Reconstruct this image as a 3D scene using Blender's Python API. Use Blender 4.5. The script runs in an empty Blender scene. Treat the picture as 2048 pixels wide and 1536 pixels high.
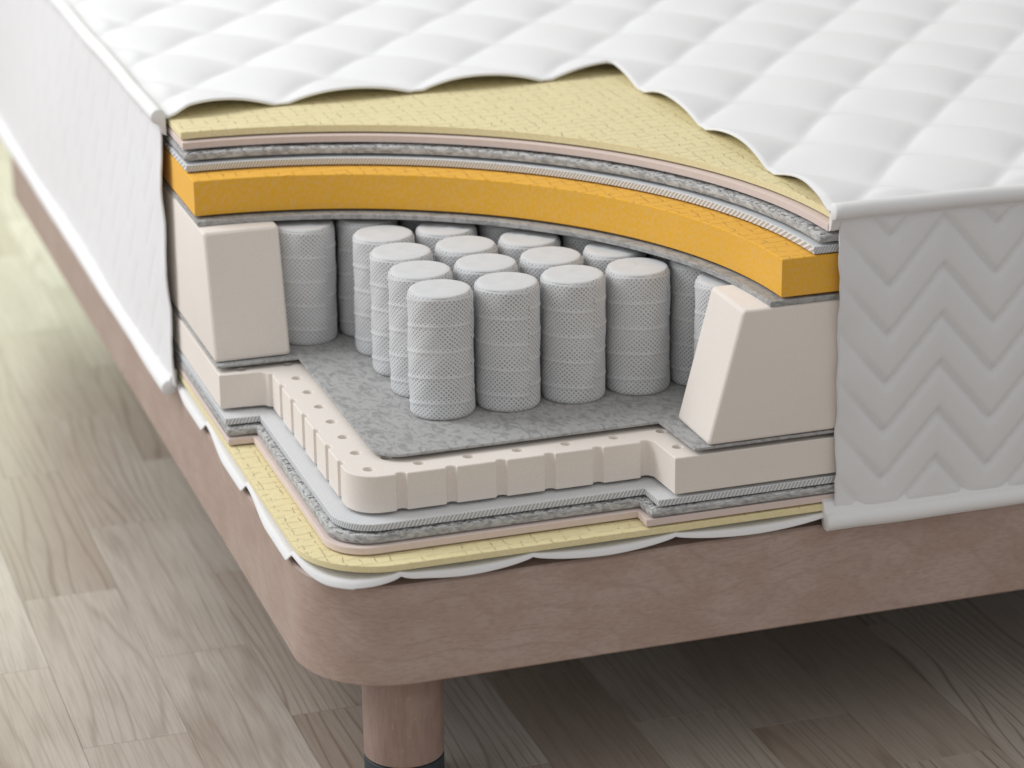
import bpy, math, random
from mathutils import Vector, Matrix
from mathutils.geometry import tessellate_polygon
random.seed(7)
PI = math.pi
sc = bpy.context.scene
col = sc.collection
ZB = 0.325            # height of the bed's own zero level above the floor

# ------------------------------------------------------------------ camera
cam_d = bpy.data.cameras.new('camera')
cam = bpy.data.objects.new('camera', cam_d); col.objects.link(cam)
RX, RY, RZ = Vector((.9483, -.3171, -.0103)).normalized(), None, -Vector((.295, .8933, -.339)).normalized()
RY = RZ.cross(RX).normalized(); RX = RY.cross(RZ).normalized()
cam.matrix_world = Matrix(((RX.x, RY.x, RZ.x, -.6064), (RX.y, RY.y, RZ.y, -2.4684), (RX.z, RY.z, RZ.z, 1.08 + ZB), (0, 0, 0, 1)))
cam_d.sensor_width = 36; cam_d.lens = 36 * 5557.75 / 2048
cam_d.clip_start = .05; cam_d.clip_end = 60
cam_d.dof.use_dof = True; cam_d.dof.focus_distance = 2.92; cam_d.dof.aperture_fstop = 4.0
sc.camera = cam

# ------------------------------------------------------------------ light
w = bpy.data.worlds.new('World'); sc.world = w; w.use_nodes = True
bg = w.node_tree.nodes['Background']
bg.inputs[0].default_value = (1.0, .99, .98, 1); bg.inputs[1].default_value = .54
def area(name, loc, target, sx, sy, power, colr):
    l = bpy.data.lights.new(name, 'AREA'); l.shape = 'RECTANGLE'; l.size = sx; l.size_y = sy
    l.energy = power; l.color = colr
    o = bpy.data.objects.new(name, l); col.objects.link(o); o.location = loc
    o.rotation_euler = (Vector(target) - Vector(loc)).to_track_quat('-Z', 'Y').to_euler()
    return o
area('window_light', (-3.3, 1.1, 2.0), (.2, .4, .4), 2.2, 2.0, 27, (.88, .94, 1.0))
area('ceiling_light', (-2.0, 1.75, 2.9), (.1, .7, .4), 1.7, 1.7, 66, (.985, .99, 1.0))
area('added_floor_light', (.35, 4.7, 1.05), (-.1, 2.4, .1), 1.1, 1.6, 15, (.90, 1.0, .66))  # unseen greenish lamp, added to tint and brighten the far left floor
vs = sc.view_settings
vs.view_transform = 'Standard'; vs.look = 'None'; vs.exposure = .12; vs.gamma = 1

# ------------------------------------------------------------------ shader helpers
class S:
    def __init__(s, nt, sock): s.nt, s.k = nt, sock
    def _m(s, op, *a):
        n = s.nt.nodes.new('ShaderNodeMath'); n.operation = op
        for i, v in enumerate((s,) + a):
            if isinstance(v, S): s.nt.links.new(v.k, n.inputs[i])
            else: n.inputs[i].default_value = v
        return S(s.nt, n.outputs[0])
    def __add__(s, o): return s._m('ADD', o)
    def __radd__(s, o): return s._m('ADD', o)
    def __sub__(s, o): return s._m('SUBTRACT', o)
    def __rsub__(s, o): return (s * -1) + o
    def __mul__(s, o): return s._m('MULTIPLY', o)
    def __rmul__(s, o): return s._m('MULTIPLY', o)
    def __truediv__(s, o): return s._m('DIVIDE', o)
    def sin(s): return s._m('SINE')
    def abs(s): return s._m('ABSOLUTE')
    def frac(s): return s._m('FRACT')
    def pow(s, e): return s._m('POWER', e)
    def max(s, o): return s._m('MAXIMUM', o)
    def min(s, o): return s._m('MINIMUM', o)
    def gt(s, o): return s._m('GREATER_THAN', o)
    def sm(s, a, b, lo=0., hi=1.):
        n = s.nt.nodes.new('ShaderNodeMapRange'); n.interpolation_type = 'SMOOTHSTEP'
        s.nt.links.new(s.k, n.inputs[0])
        for i, v in enumerate((a, b, lo, hi)): n.inputs[i + 1].default_value = v
        return S(s.nt, n.outputs[0])
class M:
    def __init__(s, name, rough=.8, sheen=0., spec=.3):
        s.mat = bpy.data.materials.new(name); s.mat.use_nodes = True
        s.nt = s.mat.node_tree; s.b = s.nt.nodes['Principled BSDF']
        s.b.inputs['Roughness'].default_value = rough
        s.b.inputs['Specular IOR Level'].default_value = spec
        if sheen:
            s.b.inputs['Sheen Weight'].default_value = sheen; s.b.inputs['Sheen Roughness'].default_value = .5
        s.nrm = None
    def coords(s, kind='Object'):
        n = s.nt.nodes.new('ShaderNodeTexCoord'); return s.sep(n.outputs[kind]) + (n.outputs[kind],)
    def sep(s, sock):
        n = s.nt.nodes.new('ShaderNodeSeparateXYZ'); s.nt.links.new(sock, n.inputs[0])
        return tuple(S(s.nt, n.outputs[i]) for i in range(3))
    def vec(s, x, y, z=0.):
        n = s.nt.nodes.new('ShaderNodeCombineXYZ')
        for i, v in enumerate((x, y, z)):
            if isinstance(v, S): s.nt.links.new(v.k, n.inputs[i])
            else: n.inputs[i].default_value = v
        return n.outputs[0]
    def noise(s, vec, scale, detail=3., rough=.55, dist=0.):
        n = s.nt.nodes.new('ShaderNodeTexNoise'); s.nt.links.new(vec, n.inputs['Vector'])
        n.inputs['Scale'].default_value = scale; n.inputs['Detail'].default_value = detail
        n.inputs['Roughness'].default_value = rough; n.inputs['Distortion'].default_value = dist
        return S(s.nt, n.outputs[0])
    def normal(s):
        n = s.nt.nodes.new('ShaderNodeNewGeometry'); return s.sep(n.outputs['Normal'])
    def rnd(s):
        n = s.nt.nodes.new('ShaderNodeObjectInfo'); return S(s.nt, n.outputs['Random'])
    def mix(s, fac, a, b):
        n = s.nt.nodes.new('ShaderNodeMix'); n.data_type = 'RGBA'
        if isinstance(fac, S): s.nt.links.new(fac.k, n.inputs[0])
        else: n.inputs[0].default_value = fac
        for i, v in ((6, a), (7, b)):
            if isinstance(v, tuple): n.inputs[i].default_value = v + (1,)
            else: s.nt.links.new(v, n.inputs[i])
        return n.outputs[2]
    def base(s, c):
        if isinstance(c, tuple): s.b.inputs['Base Color'].default_value = c + (1,)
        else: s.nt.links.new(c, s.b.inputs['Base Color'])
    def bump(s, h, strength, dist):
        n = s.nt.nodes.new('ShaderNodeBump'); n.inputs['Strength'].default_value = strength
        n.inputs['Distance'].default_value = dist; s.nt.links.new(h.k, n.inputs['Height'])
        if s.nrm: s.nt.links.new(s.nrm, n.inputs['Normal'])
        s.nrm = n.outputs[0]; s.nt.links.new(s.nrm, s.b.inputs['Normal'])

def weave(u, v, p, q):          # small openings of a gauze, rows staggered
    return ((u * (2 * PI / p)).sin() * (v * (2 * PI / q)).sin()).sm(.05, .75)

MAT = {}
def m_quilt():
    m = M('quilted_white_fabric', .85, .25, .2); x, y, z, o = m.coords()
    n = m.noise(o, 9, 4); m.base(m.mix(n, (.80, .80, .805), (.85, .848, .85)))
    knit = weave(x, y, .0026, .0030); m.bump(knit, .12, .0006)
    m.bump(m.noise(o, 38, 3, .6), .35, .0012)
    return m.mat
def m_panel():
    m = M('knitted_side_fabric', .85, .2, .2); x, y, z, o = m.coords(); wv = x - y
    k = weave(wv, z, .0038, .0040)
    m.base(m.mix(k, (.80, .80, .81), (.765, .765, .78)))
    m.bump(k, .05, .0008); m.bump(m.noise(o, 60, 3, .6), .2, .001)
    return m.mat
def m_piping():
    m = M('satin_piping', .5, .1, .4); x, y, z, o = m.coords()
    m.base((.83, .828, .83)); m.bump(m.noise(o, 90, 3), .12, .001)
    return m.mat
def m_latex(name, ca, cb, cs, tick=1.):
    m = M(name, .9, .1, .15); x, y, z, o = m.coords(); nx, ny, nz = m.normal()
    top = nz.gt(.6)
    wob = m.noise(o, 60, 4, .7) - .5; wob2 = m.noise(m.vec(x * .35, y, 0.), 130, 3, .6) - .5
    gx = ((x + wob * .010) / .0152).frac() - .5; gy = ((y + wob * .006 + wob2 * .010) / .0165).frac() - .5
    lx = gx.abs().sm(.0, .09, 1, 0) * m.noise(m.vec(x, y * .5, 0.), 150, 2).sm(.46, .58)
    ly = gy.abs().sm(.0, .16, 1, 0) * m.noise(m.vec(x * .6, y, 0.), 110, 2).sm(.40, .56)
    grain = m.noise(o, 430, 3, .65)
    speck = m.noise(o, 260, 3, .6).sm(.40, .66)
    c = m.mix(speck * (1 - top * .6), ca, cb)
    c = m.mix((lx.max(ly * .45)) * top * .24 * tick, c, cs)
    m.base(c)
    m.bump((lx.max(ly * .8)) * top * -1 + wob2 * top * 1.2 + 1, .7, .0018)
    m.bump(grain, .4, .0009)
    return m.mat
def m_felt_pink():
    m = M('pink_felt', .92, .3, .15); x, y, z, o = m.coords()
    n = m.noise(o, 180, 3, .6); m.base(m.mix(n, (.68, .555, .505), (.75, .635, .585)))
    m.bump(m.noise(o, 600, 3), .3, .0005); return m.mat
def m_fibre():
    m = M('grey_fibre_felt', .9, .2, .2); x, y, z, o = m.coords(); wv = x - y
    nx, ny, nz = m.normal(); up = nz.gt(.78)
    v = m.vec(wv * 1., z * 3.2 + wv * .35, x + y)
    n = m.noise(v, 75, 4, .62, .6); f = m.noise(o, 190, 4, .7)
    side = n.sm(.30, .68); tp = f.sm(.36, .56)
    c = m.mix(side, (.28, .28, .278), (.58, .58, .575)); d = m.mix(tp, (.13, .128, .125), (.60, .60, .59))
    m.base(m.mix(up, c, d)); m.bump(n, .5, .002); m.bump(f * up, .7, .002)
    return m.mat
def m_spacer(name, wy, pitch):
    m = M(name, .75, .1, .25); x, y, z, o = m.coords(); wv = x - y * wy
    nx, ny, nz = m.normal(); up = nz.gt(.6)
    st = ((wv - z * .55 + (m.noise(o, 60, 2) - .5) * .0012) / pitch).frac()
    st = (st - .5).abs().sm(.10, .34)
    k = weave(x, y, .0036, .0042)
    c = m.mix(st, (.79, .81, .83), (.46, .475, .49)); d = m.mix(k, (.72, .735, .75), (.50, .51, .525))
    m.base(m.mix(up, c, d)); m.bump(st * (1 - up) * -1, .6, .001); m.bump(k * up * -1, .4, .0008)
    return m.mat
def m_grey():
    m = M('grey_felt_sheet', .85, .1, .2); x, y, z, o = m.coords()
    n = m.noise(m.vec(x * 1.0 + y * .4, y * .5 - x * .35, z), 95, 6, .72, 1.2).sm(.38, .56)
    f = m.noise(o, 260, 3, .7)
    c = m.mix(n, (.25, .25, .248), (.42, .42, .415)); m.base(m.mix(f * .35, c, (.46, .46, .45)))
    m.bump(n, .25, .001); m.bump(f, .3, .0005); return m.mat
def m_cream():
    m = M('cream_foam', .92, .15, .15); x, y, z, o = m.coords()
    n = m.noise(o, 520, 3, .7); b = m.noise(o, 14, 3)
    c = m.mix(b, (.82, .755, .69), (.86, .80, .74)); m.base(m.mix(n.sm(.3, .7) * .3, c, (.70, .63, .56)))
    m.bump(n, .3, .0006); return m.mat
def m_gauze():
    m = M('white_gauze_sleeve', .85, .2, .2)
    n = m.nt.nodes.new('ShaderNodeUVMap'); u, v, _ = m.sep(n.outputs[0]); x, y, z, o = m.coords()
    k = weave(u + (m.noise(o, 30, 2) - .5) * .005, v + (m.noise(o, 45, 2) - .5) * .005, .0052, .0050)
    big = m.noise(m.vec(u, v * .6, 0.), 28, 3).sm(.3, .7)
    ph = (v / .0285 - u / (2 * PI * .0349) * .62 + (u / .0349).sin() * .2 + 8.).frac() - .5
    rdg = ph.abs().sm(.445, .485)
    c = m.mix(k * (big * .4 + .45) * (1 - rdg * .85), (.665, .67, .68), (.175, .176, .18)); c = m.mix(rdg * .22, c, (.80, .80, .79)); m.base(c)
    m.bump(k * -1, .4, .0010); return m.mat
def m_cap():
    m = M('white_pocket_fleece', .9, .3, .2); x, y, z, o = m.coords()
    n = m.noise(o, 90, 4, .6); m.base(m.mix(n, (.62, .625, .63), (.71, .715, .72)))
    m.bump(m.noise(o, 420, 3), .25, .0006); m.bump(n, .2, .001); return m.mat
def m_wood(name, ca, cb, cc, along, rough=.42):
    m = M(name, rough, 0, .45); x, y, z, o = m.coords()
    if along == 'h': a, b = x - y, z
    else: a, b = z, x * .8 - y
    warp = m.noise(m.vec(a * .55, b * 1., 0.), 5.5, 2, .5)
    t = warp * 9 + b * 26 + a * 7
    ln = (t.frac() - .5).abs().sm(.36, .5)
    fine = m.noise(m.vec(a * .09, b, x * .3), 340, 3, .6)
    blot = m.noise(m.vec(a, b * 1.6, 0.), 11, 4, .6)
    fl = m.noise(m.vec(a * .6, b * 1., 0.), 170, 3, .75).sm(.58, .74)
    c = m.mix(blot.sm(.3, .7), ca, cb); c = m.mix(ln * blot.sm(.35, .65, .25, 1.) * .24, c, cc); c = m.mix(fine.sm(.4, .7) * .28, c, cc)
    c = m.mix(fl * .30, c, (.62, .52, .46)); m.base(c); m.bump(fine, .08, .0006)
    return m.mat
def m_plank():
    m = M('light_oak_plank', .36, 0, .42); x, y, z, o = m.coords(); r = m.rnd()
    r2 = (r * 37.7).frac(); r3 = (r * 91.3).frac()
    ox = x + r * 13.; oy = y + r2 * 9.
    warp = m.noise(m.vec(ox * 1., oy * .085, 0.), 10, 2, .45)
    t = warp * (r3 * 7 + 6) + x * 52
    ln = (t.frac() - .5).abs().sm(.30, .5).pow(1.6)
    fine = m.noise(m.vec(ox, oy * .03, 0.), 330, 4, .6)
    blot = m.noise(m.vec(ox, oy * .35, 0.), 9, 3, .55)
    ca = m.mix(r2, (.36, .285, .23), (.62, .565, .50)); cb = m.mix(r3, (.33, .26, .21), (.52, .47, .41))
    c = m.mix(blot.sm(.25, .75), ca, cb)
    c = m.mix(ln * (r * .55 + .18) * blot.sm(.2, .6, .4, 1), c, (.17, .105, .07))
    c = m.mix(fine.sm(.40, .70) * .34, c, (.22, .155, .115))
    m.base(c); m.bump(fine, .10, .0008); m.bump(ln * -1, .06, .001)
    return m.mat
def m_plain(name, c, rough=.6, spec=.3):
    m = M(name, rough, 0, spec); x, y, z, o = m.coords()
    n = m.noise(o, 120, 3); d = tuple(v * .85 for v in c); m.base(m.mix(n, d, c)); m.bump(n, .1, .0006); return m.mat
MAT.update(quilt=m_quilt(), panel=m_panel(), piping=m_piping(),
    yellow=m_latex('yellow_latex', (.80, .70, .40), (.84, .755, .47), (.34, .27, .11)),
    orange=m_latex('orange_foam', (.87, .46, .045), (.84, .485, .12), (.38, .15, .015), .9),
    pink=m_felt_pink(), fibre=m_fibre(), spacer=m_spacer('white_spacer_knit', .25, .0034), spacer_low=m_spacer('white_spacer_knit_thick', 1., .0042), grey=m_grey(), cream=m_cream(), gauze=m_gauze(), cap=m_cap(),
    frame=m_wood('pale_beech_frame', (.415, .30, .25), (.485, .375, .325), (.27, .175, .135), 'h', .34),
    leg=m_wood('pale_beech_leg', (.33, .225, .185), (.40, .29, .245), (.20, .125, .095), 'v'),
    plank=m_plank(), rubber=m_plain('dark_slate_foot', (.05, .06, .07), .5),
    glue=m_plain('painted_gap_shade', (.03, .028, .026), .9), dark=m_plain('dark_inner_board', (.07, .05, .042), .8), sub=m_plain('grey_subfloor', (.16, .13, .11), .9))

# ------------------------------------------------------------------ mesh helpers
def link(name, me, mat, parent=None, loc=(0, 0, 0), label=None, smooth=True, ang=38):
    if mat: me.materials.append(mat)
    if smooth:
        me.polygons.foreach_set('use_smooth', [True] * len(me.polygons)); me.set_sharp_from_angle(angle=math.radians(ang))
    o = bpy.data.objects.new(name, me); col.objects.link(o); o.location = loc
    if parent: o.parent = parent
    if label: o['label'] = label
    return o
def pydata(name, v, f):
    me = bpy.data.meshes.new(name); me.from_pydata(v, [], f); me.update(); me.validate(); return me
def area2(p): return sum(p[i][0] * p[(i + 1) % len(p)][1] - p[(i + 1) % len(p)][0] * p[i][1] for i in range(len(p)))
def ccw(p): return p if area2(p) > 0 else p[::-1]
def inset(p, d):                # inward offset of a counter-clockwise outline
    out = []; n = len(p)
    for i in range(n):
        a, b, c = p[i - 1], p[i], p[(i + 1) % n]
        e1 = Vector((b[0] - a[0], b[1] - a[1])).normalized(); e2 = Vector((c[0] - b[0], c[1] - b[1])).normalized()
        n1 = Vector((-e1.y, e1.x)); n2 = Vector((-e2.y, e2.x)); m = (n1 + n2)
        if m.length < 1e-6: m = n1
        m.normalize(); k = d / max(.5, m.dot(n1))
        out.append((b[0] + m.x * k, b[1] + m.y * k))
    return out
def slab(outline, prof, holes=(), jit=None):
    """outline swept through a profile of (inset, z) from bottom to top, capped at both ends; round holes go right through"""
    p = ccw(list(outline)); n = len(p); V = []; Fc = []
    for k, (d, z) in enumerate(prof):
        q = inset(p, d) if d else p
        for i, (x, y) in enumerate(q):
            if jit: dx, dy, dz = jit(k, i, x, y); V.append((x + dx, y + dy, z + dz))
            else: V.append((x, y, z))
    for k in range(len(prof) - 1):
        for i in range(n):
            a = k * n + i; b = k * n + (i + 1) % n; Fc.append((a, b, b + n, a + n))
    hs = []
    for (hx, hy, hr) in holes:
        ring = [(hx + hr * math.cos(-2 * PI * t / 18), hy + hr * math.sin(-2 * PI * t / 18)) for t in range(18)]
        hs.append((len(V), ring))
        for zz, rr in ((prof[0][1], 1.), (prof[-1][1] - .0012, 1.), (prof[-1][1], 1.16)):
            for (x, y) in ring: V.append((hx + (x - hx) * rr, hy + (y - hy) * rr, zz))
    for s0, ring in hs:
        m = len(ring)
        for k in range(2):
            for i in range(m):
                a = s0 + k * m + i; b = s0 + k * m + (i + 1) % m; Fc.append((a, b, b + m, a + m))
    for top in (0, 1):
        base = (len(prof) - 1) * n if top else 0
        idx = list(range(base, base + n)); loops = [[Vector((V[i][0], V[i][1], 0)) for i in idx]]
        for s0, ring in hs:
            m = len(ring); o0 = s0 + (2 * m if top else 0)
            ii = list(range(o0, o0 + m)); idx += ii; loops.append([Vector((V[i][0], V[i][1], 0)) for i in ii])
        for t in tessellate_polygon(loops):
            a, b, c = (idx[j] for j in t)
            ar = (V[b][0] - V[a][0]) * (V[c][1] - V[a][1]) - (V[c][0] - V[a][0]) * (V[b][1] - V[a][1])
            if (ar > 0) == bool(top): Fc.append((a, b, c))
            else: Fc.append((a, c, b))
    return V, Fc
def joinm(parts):
    V = []; Fc = []
    for v, f in parts:
        o = len(V); V += v; Fc += [tuple(i + o for i in q) for q in f]
    return V, Fc
def rounded(c, r, a0, a1, n): return [(c[0] + r * math.cos(a0 + (a1 - a0) * i / n), c[1] + r * math.sin(a0 + (a1 - a0) * i / n)) for i in range(n + 1)]
def dense(p, step, closed=True):
    out = []; n = len(p)
    for i in range(n if closed else n - 1):
        a, b = p[i], p[(i + 1) % n]; L = math.dist(a, b)
        k = max(1, int(L / step)) if max(a[0], b[0]) < 1.0 and max(a[1], b[1]) < 1.2 else 1
        for j in range(k): out.append((a[0] + (b[0] - a[0]) * j / k, a[1] + (b[1] - a[1]) * j / k))
    return out
W, LN = 1.40, 2.03

# ------------------------------------------------------------------ floor and its planks
def box_bevel(sx, sy, sz, b):
    o = [(-sx / 2, -sy / 2), (sx / 2, -sy / 2), (sx / 2, sy / 2), (-sx / 2, sy / 2)]
    return slab(o, [(0, -sz), (0, -b), (b, 0)])
v, f = slab([(-4, -3), (5, -3), (5, 7), (-4, 7)], [(0, -.05), (0, -.0085)])
floor = link('floor', pydata('floor', v, f), MAT['sub'], None, (0, 0, 0), smooth=False)
floor['kind'] = 'structure'
PW, PL = .1180, .4170
v, f = box_bevel(PW - .0004, PL - .0004, .0085, .00012)
pm = pydata('plank', v, f); pm.materials.append(MAT['plank'])
starts = {0: .055, 1: .270, 2: .486}
for i in range(-8, 14):
    x0 = -.2005 + PW * i
    off = [.277, .483, .277, .075, .29, .13, .075, .36][i % 8] if i not in (0, 1, -1, 2) else {0: .277, 1: .4785, -1: .496, 2: .277}[i]
    for j in range(-3, 9):
        y0 = off + PL * j
        if y0 + PL < -.75 or y0 > 3.6: continue
        o = bpy.data.objects.new('plank', pm); col.objects.link(o); o.parent = floor
        o.location = (x0 + PW / 2, y0 + PL / 2, 0)

# ------------------------------------------------------------------ bed base
bed = bpy.data.objects.new('bed_base', None); col.objects.link(bed)
bed['label'] = 'pale wooden bed base with rounded corner and round leg under the mattress'; bed['category'] = 'bed'
R = .10
outer = rounded((R, R), R, PI, 1.5 * PI, 20) + rounded((W - R, R), R, -PI / 2, 0, 8) + rounded((W - R, 2.06 - R), R, 0, PI / 2, 8) + rounded((R, 2.06 - R), R, PI / 2, PI, 8)
outer = dense(outer, .05)
ring_v, ring_f = slab(outer, [(.028, -.17), (.0025, -.17), (0, -.1675), (0, -.0605), (.0025, -.058), (.028, -.058)])
n = len(outer)
nf = len(ring_f); keep = ring_f[:5 * n]           # a ring: drop the caps, close the inner wall
keep += [(5 * n + i, 5 * n + (i + 1) % n, (i + 1) % n, i) for i in range(n)]
link('side_rail', pydata('side_rail', ring_v, keep), MAT['frame'], bed, (0, 0, ZB))
v, f = slab(inset(ccw(outer), .0275), [(0, -.10), (0, -.062)])
link('inner_board', pydata('inner_board', v, f), MAT['dark'], bed, (0, 0, ZB), smooth=False)
def lathe(prof, n=48, cap=True):
    V = []; Fc = []
    for (r, z) in prof:
        for i in range(n): V.append((r * math.cos(2 * PI * i / n), r * math.sin(2 * PI * i / n), z))
    for k in range(len(prof) - 1):
        for i in range(n): Fc.append((k * n + i, k * n + (i + 1) % n, (k + 1) * n + (i + 1) % n, (k + 1) * n + i))
    if cap:
        Fc.append(tuple(range(n))[::-1]); Fc.append(tuple(range((len(prof) - 1) * n, len(prof) * n)))
    return V, Fc
v, f = lathe([(.0418, .0340), (.0428, .0352), (.0434, .156)])
legm = pydata('leg', v, f)
v, f = lathe([(.0400, 0), (.0428, .002), (.0428, .0318), (.0420, .0325), (.0395, .0330), (.0395, .0345)])
footm = pydata('foot_cap', v, f)
for k, (lx, ly) in enumerate(((.1135, .092), (W - .112, .092), (W - .112, 1.96), (.42, 1.96))):
    lg = link('leg', legm if k == 0 else legm, MAT['leg'] if k == 0 else None, bed, (lx, ly, 0))
    link('foot_cap', footm, MAT['rubber'] if k == 0 else None, lg, (0, 0, 0))

# ------------------------------------------------------------------ mattress
mat_z = ZB - .058
mattress = bpy.data.objects.new('mattress', None); col.objects.link(mattress); mattress.location = (0, 0, mat_z)
mattress['label'] = 'thick white quilted mattress cut open at the corner to show its layers'; mattress['category'] = 'mattress'
OFF = (0, 0, ZB - mat_z)
def part(name, vf, mat, label=None, ang=38): return link(name, pydata(name, *vf), MAT[mat], mattress, OFF, label, True, ang)

# upper layers: cut along an arc round the corner
def arc_outline(r, n=72, x1=W, y1=LN):
    return rounded((0, 0), r, 0, PI / 2, n)[::-1] + [(r + .05, 0), (x1, 0), (x1, y1), (0, y1), (0, r + .05)]
def upper(r):
    p = rounded((0, 0), r, PI / 2, 0, 72)
    return p + [(W, 0), (W, LN), (0, LN)]
def prof(z0, z1, b): return [(b, z0), (0, z0 + b), (0, z1 - b), (b, z1)]
def pad(o, n0):             # recessed spacer under a layer, painted near-black to deepen the gap shade
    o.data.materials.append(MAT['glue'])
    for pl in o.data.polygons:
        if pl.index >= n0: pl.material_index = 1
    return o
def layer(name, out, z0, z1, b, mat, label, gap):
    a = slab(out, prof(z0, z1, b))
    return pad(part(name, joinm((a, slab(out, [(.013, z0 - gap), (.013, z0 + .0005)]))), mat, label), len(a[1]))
def rag(amp):
    rng = random.Random(3); memo = {}
    def j(k, i, x, y):
        if x > 1.0 or y > 1.2 or k in (0,): return (0, 0, 0)
        if (k, i) not in memo: memo[(k, i)] = (rng.uniform(-1, 1) * amp * .6, rng.uniform(-1, 1) * amp * .6, rng.uniform(-1, .75) * amp * (1.2 if k >= 3 else .3))
        return memo[(k, i)]
    return j
def fibre_layer(name, out, z0, z1, label, gap):
    o = dense(out, .0030)
    a = slab(o, [(.0006, z0), (0, z0 + .0006), (0, (z0 + z1) / 2), (.0003, z1 - .0008), (.0018, z1 + .0002), (.0085, z1)], jit=rag(.0008))
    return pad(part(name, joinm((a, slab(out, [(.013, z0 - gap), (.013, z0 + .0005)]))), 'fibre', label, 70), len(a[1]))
layer('latex_layer', upper(.556), .2756, .2838, .0006, 'yellow', 'yellow ridged latex sheet on top, cut in an arc', .0020)
layer('felt_layer', upper(.548), .2654, .2736, .0007, 'pink', 'thin pink felt sheet under the upper yellow latex', .0033)
fibre_layer('fibre_layer', upper(.5395), .2545, .2623, 'ragged grey fibre sheet under the upper pink felt', .0035)
layer('spacer_layer', upper(.5335), .2430, .2510, .0006, 'spacer', 'white striped spacer sheet above the orange foam', .0018)
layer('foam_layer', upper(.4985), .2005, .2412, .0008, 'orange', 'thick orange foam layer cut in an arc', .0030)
layer('felt_sheet', upper(.4865), .1920, .1975, .0006, 'grey', 'grey felt sheet between orange foam and springs', .0004)

# upright foam rails beside the springs, with slanted cut ends
def rail(left):
    b = .0035
    def sect(t):            # outline at a cut end, (across, z)
        pts = [(0, .0490), (.087, .0490), (.087, .1915), (0, .1915)]
        return pts
    V = []; Fc = []
    ends = ((.4275, .4620), (LN - .002, LN - .002)) if left else ((.4205, .4575), (W - .002, W - .002))
    # rounded rectangle section
    sec = []
    for (cx, cz, a0) in ((.087 - b, .049 + b, -PI / 2), (.087 - b, .1915 - b, 0), (b, .1915 - b, PI / 2), (b, .049 + b, PI)):
        for i in range(5): sec.append((cx + b * math.cos(a0 + PI / 2 * i / 4), cz + b * math.sin(a0 + PI / 2 * i / 4)))
    m = len(sec); rows = []
    def row(along, shrink):
        r0 = len(V)
        for (c, z) in sec:
            cc = .0435 + (c - .0435) * (1 - shrink / .0435); zz = .12 + (z - .12) * (1 - shrink / .071)
            a = along(zz); V.append((cc, a, zz) if left else (a, cc, zz))
        rows.append(r0)
    lo, hi = ends[0]; fr = lambda z: lo + (hi - lo) * (z - .049) / (.1915 - .049)
    row(fr, .0035); row(lambda z: fr(z) + .001, .0010); row(lambda z: fr(z) + .0032, 0); row(lambda z: ends[1][0], 0)
    for k in range(3):
        for i in range(m):
            q = (rows[k] + i, rows[k] + (i + 1) % m, rows[k + 1] + (i + 1) % m, rows[k + 1] + i); Fc.append(q if left else q[::-1])
    c0 = tuple(range(rows[0], rows[0] + m)); c1 = tuple(range(rows[3], rows[3] + m))
    Fc += [c0[::-1], c1] if left else [c0, c1[::-1]]
    Fc = [q[::-1] for q in Fc]
    me = pydata('edge_foam', V, Fc)
    ob = link('edge_foam', me, MAT['cream'], mattress, OFF, 'upright cream foam block with slanted end, %s' % ('left of the springs' if left else 'right of the springs'), True, 50)
    for pl in me.polygons:
        if len(pl.vertices) > 4: pl.use_smooth = False
rail(True); rail(False)

# lower layers: stepped outlines round the corner
def stepped(yl, xa, ya, xb, xr, r, n=14):
    """(0,yl) -> (xa,yl) -> down to the rounded corner (xa,ya) -> (xb,ya) -> (xr,0)"""
    p = [(0, yl), (xa, yl - .002)] + rounded((xa + r, ya + r), r, PI, 1.5 * PI, n) + [(xb, ya), (xr, 0), (W, 0), (W, LN), (0, LN)]
    return p
layer('felt_sheet', stepped(.4195, .0935, .0875, .400, .4055, .030), .0452, .0482, .0005, 'grey', 'speckled grey felt sheet that the springs stand on', .0050)
# perforated foam with grooves
def groove(cx, cy, vert, r=.0060, n=8):
    if vert: return [(cx + r * .85 * math.sin(PI * i / n), cy + r * math.cos(PI * i / n)) for i in range(n + 1)]
    return [(cx - r * math.cos(PI * i / n), cy + r * .85 * math.sin(PI * i / n)) for i in range(n + 1)]
xa, ya, rc = .0562, .0552, .034
p = [(0, .4105), (.046, .4065), (.050, .4048)] + [(.0525, .4000), (.0535, .3985), (.0575, .3975), (.0590, .3945), (xa, .3915)]
for gy in (.3530, .3035, .2540, .2050, .1560, .1070): p += groove(xa, gy, True)
p += rounded((xa + rc, ya + rc), rc, PI, 1.5 * PI, 16)[1:]
for gx in (.1080, .1612, .2150, .2675, .3205): p += groove(gx, ya, False)
p += groove(.3735, ya, False)[:-1] + [(.3797, .0563), (.3815, .0535), (.3842, 0), (W, 0), (W, LN), (0, LN)]
holes = [(.028, .4215), (.081, .4205), (.1060, .1040), (.399, .030)] + [(.080, .079 + .0489 * k) for k in range(7)] + [(.080 + .0533 * k, .0787) for k in range(1, 7)]
a = slab(p, prof(0, .0403, .0009), [(hx, hy, .0054) for hx, hy in holes])
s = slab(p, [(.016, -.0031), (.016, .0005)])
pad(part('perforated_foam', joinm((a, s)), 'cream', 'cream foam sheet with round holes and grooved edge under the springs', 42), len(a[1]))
layer('spacer_layer', stepped(.3873, .0388, .0362, .3650, .3665, .045), -.0111, -.0035, .0006, 'spacer_low', 'white striped spacer sheet under the perforated foam', .0024)
fibre_layer('fibre_layer', stepped(.3804, .0325, .0315, .3575, .3588, .045), -.0218, -.0135, 'ragged grey fibre sheet under the lower white spacer', .0020)
layer('felt_layer', stepped(.3768, .0280, .0265, .3535, .3530, .045), -.0315, -.0238, .0007, 'pink', 'thin pink felt sheet above the lower yellow latex', .0018)
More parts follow.
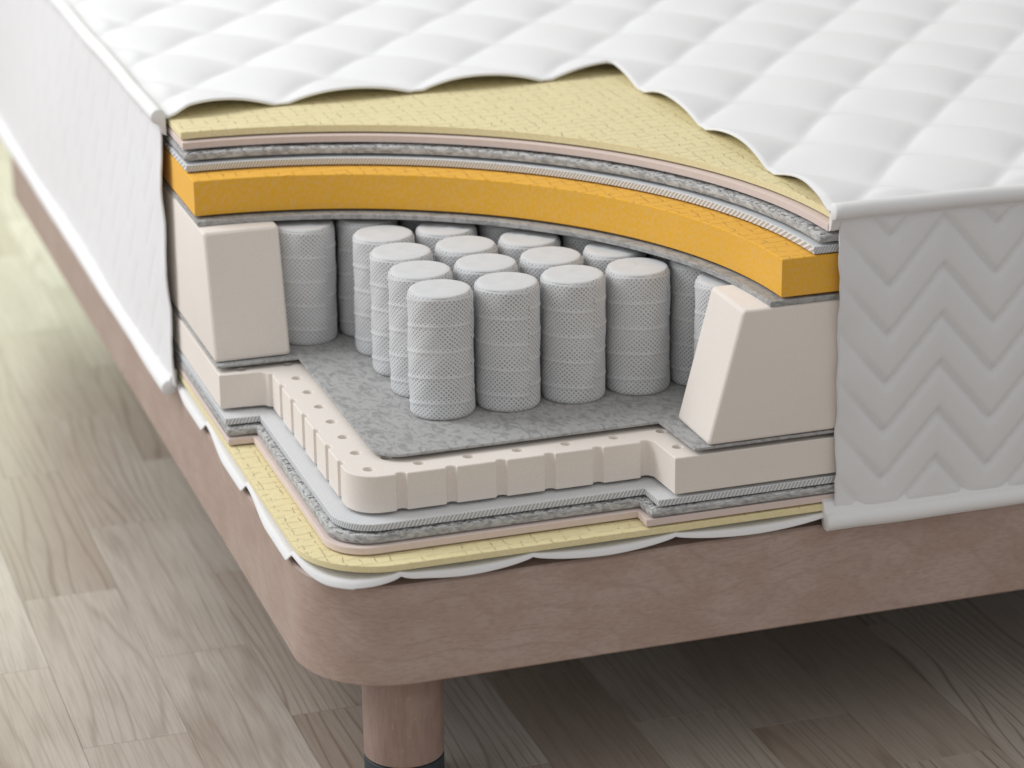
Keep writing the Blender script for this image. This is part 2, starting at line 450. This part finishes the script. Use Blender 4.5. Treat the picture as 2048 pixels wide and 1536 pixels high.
yo = rounded((.088, .086), .088, PI, 1.5 * PI, 18) + [(W, -.002), (W, LN), (0, LN)]
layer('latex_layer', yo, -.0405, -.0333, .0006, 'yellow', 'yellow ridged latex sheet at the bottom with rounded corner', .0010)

# ------------------------------------------------------------------ pocket springs
SR, SH = .0349, .1365
def spring_mesh():
    NT, NZ = 72, 84; V = []; Fc = []; UV = []
    for k in range(NZ + 1):
        t = k / NZ; z = t * SH
        for i in range(NT + 1):
            th = 2 * PI * i / NT
            e = 0.
            if z < .004: e = (.004 - z)
            if z > SH - .006: e = z - (SH - .006)
            rr = SR - (e * e / .006 * .55 if z > SH / 2 else e * e / .004 * .6)
            ph = (z / .0285 - th / (2 * PI) * .62 + .2 * math.sin(th)) % 1.0
            d = min(ph, 1 - ph) * .0285
            rr += .0007 * math.exp(-(d / .0016) ** 2) * (1 if .008 < z < SH - .009 else 0)
            rr -= .0002 * math.exp(-((d - .0032) / .0026) ** 2)
            rr += .00035 * math.sin(3 * th + z * 60) + .0003 * math.sin(7 * th - z * 140)
            V.append((rr * math.cos(th), rr * math.sin(th), z)); UV.append((th * SR, z))
    m = NT + 1
    for k in range(NZ):
        for i in range(NT): Fc.append((k * m + i, k * m + i + 1, (k + 1) * m + i + 1, (k + 1) * m + i))
    me = bpy.data.meshes.new('pocket_spring'); me.from_pydata(V, [], Fc); me.update()
    uv = me.uv_layers.new(name='UVMap')
    for l in me.loops: uv.data[l.index].uv = UV[l.vertex_index]
    me.polygons.foreach_set('use_smooth', [True] * len(me.polygons)); me.materials.append(MAT['gauze'])
    return me
def cap_mesh():
    V = []; Fc = []; NT = 56; rng = random.Random(5)
    pr = [(SR - .0019, SH - .0016), (SR - .0022, SH - .0008), (SR - .0030, SH - .0001), (SR - .0045, SH + .0004), (SR - .0075, SH + .0007), (SR - .016, SH + .0006), (SR - .026, SH + .0009), (.003, SH + .0010)]
    for (r, z) in pr:
        for i in range(NT):
            th = 2 * PI * i / NT; V.append((r * math.cos(th), r * math.sin(th), z + .0005 * math.sin(2 * th + r * 180) * (1 - r / SR)))
    for k in range(len(pr) - 1):
        for i in range(NT): Fc.append((k * NT + i, k * NT + (i + 1) % NT, (k + 1) * NT + (i + 1) % NT, (k + 1) * NT + i))
    Fc.append(tuple(range((len(pr) - 1) * NT, len(pr) * NT)))
    me = pydata('top_cap', V, Fc); me.polygons.foreach_set('use_smooth', [True] * len(me.polygons)); me.materials.append(MAT['cap']); return me
v, f = lathe([(SR - .0035, 0), (SR - .0012, .0003), (SR - .0006, .0016), (SR - .003, .0022)], 56)
rim = pydata('base_rim', v, f); rim.polygons.foreach_set('use_smooth', [True] * len(rim.polygons)); rim.materials.append(MAT['grey'])
sm_, cm_ = spring_mesh(), cap_mesh()
rng = random.Random(11)
for j in range(-1, 8):
    for i in range(-1, 8):
        if i == -1 and j < 4: continue
        if j == -1 and i < 4: continue
        x = .1955 + .0743 * i; y = .1985 + .0716 * j
        if math.hypot(x, y) > .70: continue
        o = bpy.data.objects.new('pocket_spring', sm_); col.objects.link(o); o.parent = mattress
        o.location = (x, y, OFF[2] + .0482); rz = -.9 + rng.uniform(-.35, .35); o.rotation_euler = (rng.uniform(-.004, .004), rng.uniform(-.004, .004), rz)
        for nm, me in (('top_cap', cm_), ('base_rim', rim)):
            c = bpy.data.objects.new(nm, me); col.objects.link(c); c.parent = o

# ------------------------------------------------------------------ quilted cover
QX, QY, DX, DY = .797, .275, .0826, .0962
def puff(x, y):
    y = y + .017 * (1 - smooth(.60, .78, x))
    u = (x - QX) / DX; v = (y - QY) / DY
    s = (u + v) / 2; t = (u - v) / 2
    a = (math.sin(PI * s) ** 2 + .0015) ** .5; b = (math.sin(PI * t) ** 2 + .0015) ** .5
    return (lambda p: p * (1.25 - .25 * p))((a * b) ** .56) * (.93 + .07 * math.sin(5.1 * math.floor(s) + 3.7 * math.floor(t)))
def smooth(a, b, x):
    t = min(1, max(0, (x - a) / (b - a))); return t * t * (3 - 2 * t)
XC = .5545
def ycut(x): return .634 - .016 * smooth(.10, -.01, x) + .016 * smooth(.45, .58, x)
def top_cover():
    xs = []; x = -.004
    na = 112
    xs = [-.004 + (XC + .004) * i / na for i in range(na + 1)]
    nb = 150; xs += [XC + (W + .004 - XC) * i / nb for i in range(1, nb + 1)]
    y0 = ycut(XC); nl = 132; nh = 250
    V = []; idx = {}; Fc = []
    for i, x in enumerate(xs):
        for j in range(nl + nh + 1):
            if j < nl and i < na: continue
            if j < nl: y = -.004 + (y0 + .004) * j / nl
            else:
                yc = ycut(x) if x < XC else y0; y = yc + (LN + .004 - yc) * (j - nl) / nh
            xx = x
            if i == na and j < nl: xx += -.006 * smooth(.1, 0, y)
            edge = smooth(0, .03, x + .004) * smooth(0, .03, y + .004)
            h = .0140 * puff(x, y) * (.25 + .75 * edge)
            # cut edges stand slightly open
            de = min(abs(y - (ycut(x) if x < XC else 9)), abs(x - XC) if y < y0 else 9)
            h += .0018 * smooth(.05, 0, de) * puff(x, y)
            z = .2866 + h + .0012 * edge * math.sin(x * 31 + y * 17) * math.sin(y * 27 - x * 9)
            idx[(i, j)] = len(V); V.append((xx, y, z))
    for i in range(len(xs) - 1):
        for j in range(nl + nh):
            if i < na and j < nl: continue
            Fc.append((idx[(i, j)], idx[(i + 1, j)], idx[(i + 1, j + 1)], idx[(i, j + 1)]))
    me = pydata('top_cover', V, Fc)
    o = link('top_cover', me, MAT['quilt'], mattress, OFF, 'white diamond quilted top cover, cut back at the corner', True, 80)
    md = o.modifiers.new('thickness', 'SOLIDIFY'); md.thickness = .0026; md.offset = -1
top_cover()

# zigzag-quilted side panels
def chev(a, z):
    P = .1222; t = ((a - .6155) / P) % 1.0; tri = abs(t - .5) * 2      # 1 at valley
    zl = .2549 + (1 - tri) * .0700
    ph = ((z - zl) / .0534) % 1.0; f = abs(ph - .5) * 2               # 1 on the stitch line
    return 1 - smooth(.50, 1.0, f) ** 2.4 * .75 - .25 * f * f
def panel(front):
    a0, a1 = (.5575, W + .006) if front else (.6225, LN + .006)
    z0, z1 = -.046, .2845
    na, nz = int((a1 - a0) / .0036), 104
    V = []; Fc = []
    for i in range(na + 1):
        for k in range(nz + 1):
            z = z0 + (z1 - z0) * k / nz; t = i / na; a = a0 + (a1 - a0) * t
            e = smooth(.05, 0, a - a0)
            sl = (.0055 * (1 - (z - z0) / (z1 - z0)) if front else .004 * (1 - (z - z0) / (z1 - z0)))
            a += e * (sl + .0007 * math.sin(z * 96 + 1) + .0003 * math.sin(z * 210))
            d = (.0046 if front else .0012) * chev(a, z) * (1 - .6 * e) * smooth(0, .012, z - z0) * smooth(0, .012, z1 - z)
            d += .0016 * math.sin(z * 14 + a * 9) + e * .0012 * math.sin(z * 60 + 2) 
            out = -((.0065 if front else .0110) + d)
            V.append((a, out, z) if front else (out, a, z))
    m = nz + 1
    for i in range(na):
        for k in range(nz):
            q = (i * m + k, (i + 1) * m + k, (i + 1) * m + k + 1, i * m + k + 1); Fc.append(q if front else q[::-1])
    me = pydata('side_panel', V, Fc)
    o = link('side_panel', me, MAT['panel'], mattress, OFF, 'white zigzag quilted side panel %s of the cutaway' % ('right' if front else 'left'), True, 80)
    md = o.modifiers.new('thickness', 'SOLIDIFY'); md.thickness = .0022; md.offset = -1
panel(True); panel(False)
for nm, bx in (('back_panel', (-.006, LN + .004, W + .006, LN + .010)), ('back_panel', (W + .004, -.006, W + .010, LN + .003))):
    v, f = slab([(bx[0], bx[1]), (bx[2], bx[1]), (bx[2], bx[3]), (bx[0], bx[3])], [(0, -.050), (0, .286)])
    part(nm, (v, f), 'panel')

# piping with its sewn-in flange
def piping(front, top):
    r = .0089 if top else .0100
    zc = .2885 if top else -.0505
    s = 1 if top else -1
    sec = []
    for i in range(20):                                      # (outwards, up)
        a = PI * .0 + 2 * PI * i / 20; sec.append([r * math.cos(a), r * math.sin(a)])
    # flange pulled out of the inner lower side (upper side for the bottom piping)
    for c in sec:
        if c[0] < -.002 and c[1] * s < -.001:
            c[0] = -r * .98 if c[0] < -r * .72 else -r * .52
            c[1] = -s * (.0225 if c[0] < -r * .7 else .0205)
    a0, a1 = ((.5490 if top else .5505), W) if front else ((.6170 if top else .6380), LN)
    n = 150; V = []; Fc = []; m = len(sec); rng = random.Random(2)
    for k in range(n + 1):
        t = k / n; a = a0 + (a1 - a0) * t
        sh = 1.
        if k == 0: sh = .86
        if k == 1: a = a0 + .0012
        if k == 2: a = a0 + .010
        wz = (.0005 * math.sin(a * 21 + (1 if top else 3)) + .0003 * math.sin(a * 47)) * min(1, k / 8)
        wo = .0005 * math.sin(a * 17 + 2)
        for (o_, u_) in sec:
            o2 = o_ * sh if abs(u_) < r * 1.01 else o_; u2 = u_ * sh if abs(u_) < r * 1.01 else u_
            d = -((.0095 if front else .0130) + o2 + wo); V.append((a, d, zc + u2 + wz) if front else (d, a, zc + u2 + wz))
    for k in range(n):
        for i in range(m):
            q = (k * m + i, k * m + (i + 1) % m, (k + 1) * m + (i + 1) % m, (k + 1) * m + i); Fc.append(q)
    Fc.append(tuple(range(m))[::-1]); Fc.append(tuple(range(n * m, n * m + m)))
    me = pydata('piping', V, Fc)
    import bmesh
    b = bmesh.new(); b.from_mesh(me); bmesh.ops.recalc_face_normals(b, faces=b.faces); b.to_mesh(me); b.free()
    link('piping', me, MAT['piping'], mattress, OFF, 'rounded white piping along the %s edge, %s side' % ('top' if top else 'bottom', 'right' if front else 'left'), True, 50)
for fr in (True, False):
    for tp in (True, False): piping(fr, tp)

# bottom cover: the quilted underside, its cut lip hanging out round the corner
def bottom_cover():
    RC = .088; path = []
    y = .70
    while y > RC: path.append(((0., y), (-1., 0.))); y -= .004
    for k in range(36):
        a = PI + PI / 2 * k / 35; path.append(((RC + RC * math.cos(a), RC - .002 + RC * math.sin(a)), (math.cos(a), math.sin(a))))
    x = RC + .004
    while x < .66: path.append(((x, -.002), (0., -1.))); x += .004
    s = [0.]
    for k in range(1, len(path)): s.append(s[-1] + math.dist(path[k][0], path[k - 1][0]))
    def s_of(px, py): return min(range(len(path)), key=lambda k: math.dist(path[k][0], (px, py)))
    marks = [s[s_of(*q)] for q in ((0, .685), (0, .485), (0, .2856), (.001, .084), (.088, 0), (.228, 0), (.384, 0), (.5585, 0), (.655, 0))]
    V = []; Fc = []; rows = (-.17, -.12, -.08, -.05, -.030, -.018, -.010, -.004, 0., .0016, .0026, .0032, .0036)
    for k, ((px, py), (nx, ny)) in enumerate(path):
        ph = 0.
        for a, b in zip(marks, marks[1:]):
            if a <= s[k] <= b: ph = (s[k] - a) / (b - a); break
        front = smooth(-.2, -1., ny) * smooth(.085, .12, px)
        sag = math.sin(PI * ph) ** .75
        if nx < -.5: sag = smooth(0, .5, ph) * (1 - smooth(.90, .99, ph))
        out = (.35 + .65 * sag) * (1. + .35 * (1 - front)); drop = (.0066 + .0012 * (1 - front)) * (.45 + .55 * sag)
        for q, t in enumerate(rows):
            hem = (0, .10, .45, .8, 1.)[q - 8] if q >= 8 else 0
            tt = t * out if t > 0 else t
            z = -.0423 - (.0052 + .0022 * (1 - front)) * sag * (.4 + .6 * smooth(-.04, .0, t)) - drop * hem
            V.append((px + nx * tt, py + ny * tt, z))
    m = len(rows)
    for k in range(len(path) - 1):
        for i in range(m - 1): Fc.append((k * m + i, k * m + i + 1, (k + 1) * m + i + 1, (k + 1) * m + i))
    me = pydata('bottom_cover', V, Fc)
    o = link('bottom_cover', me, MAT['quilt'], mattress, OFF, 'wavy white lip of the bottom cover under the lower yellow latex', True, 80)
    md = o.modifiers.new('thickness', 'SOLIDIFY'); md.thickness = .0016; md.offset = 0
    v, f = slab([(.165, .165), (W, .165), (W, LN), (.165, LN)], [(0, -.0580), (0, -.0425)])
    part('bottom_padding', (v, f), 'quilt')
bottom_cover()
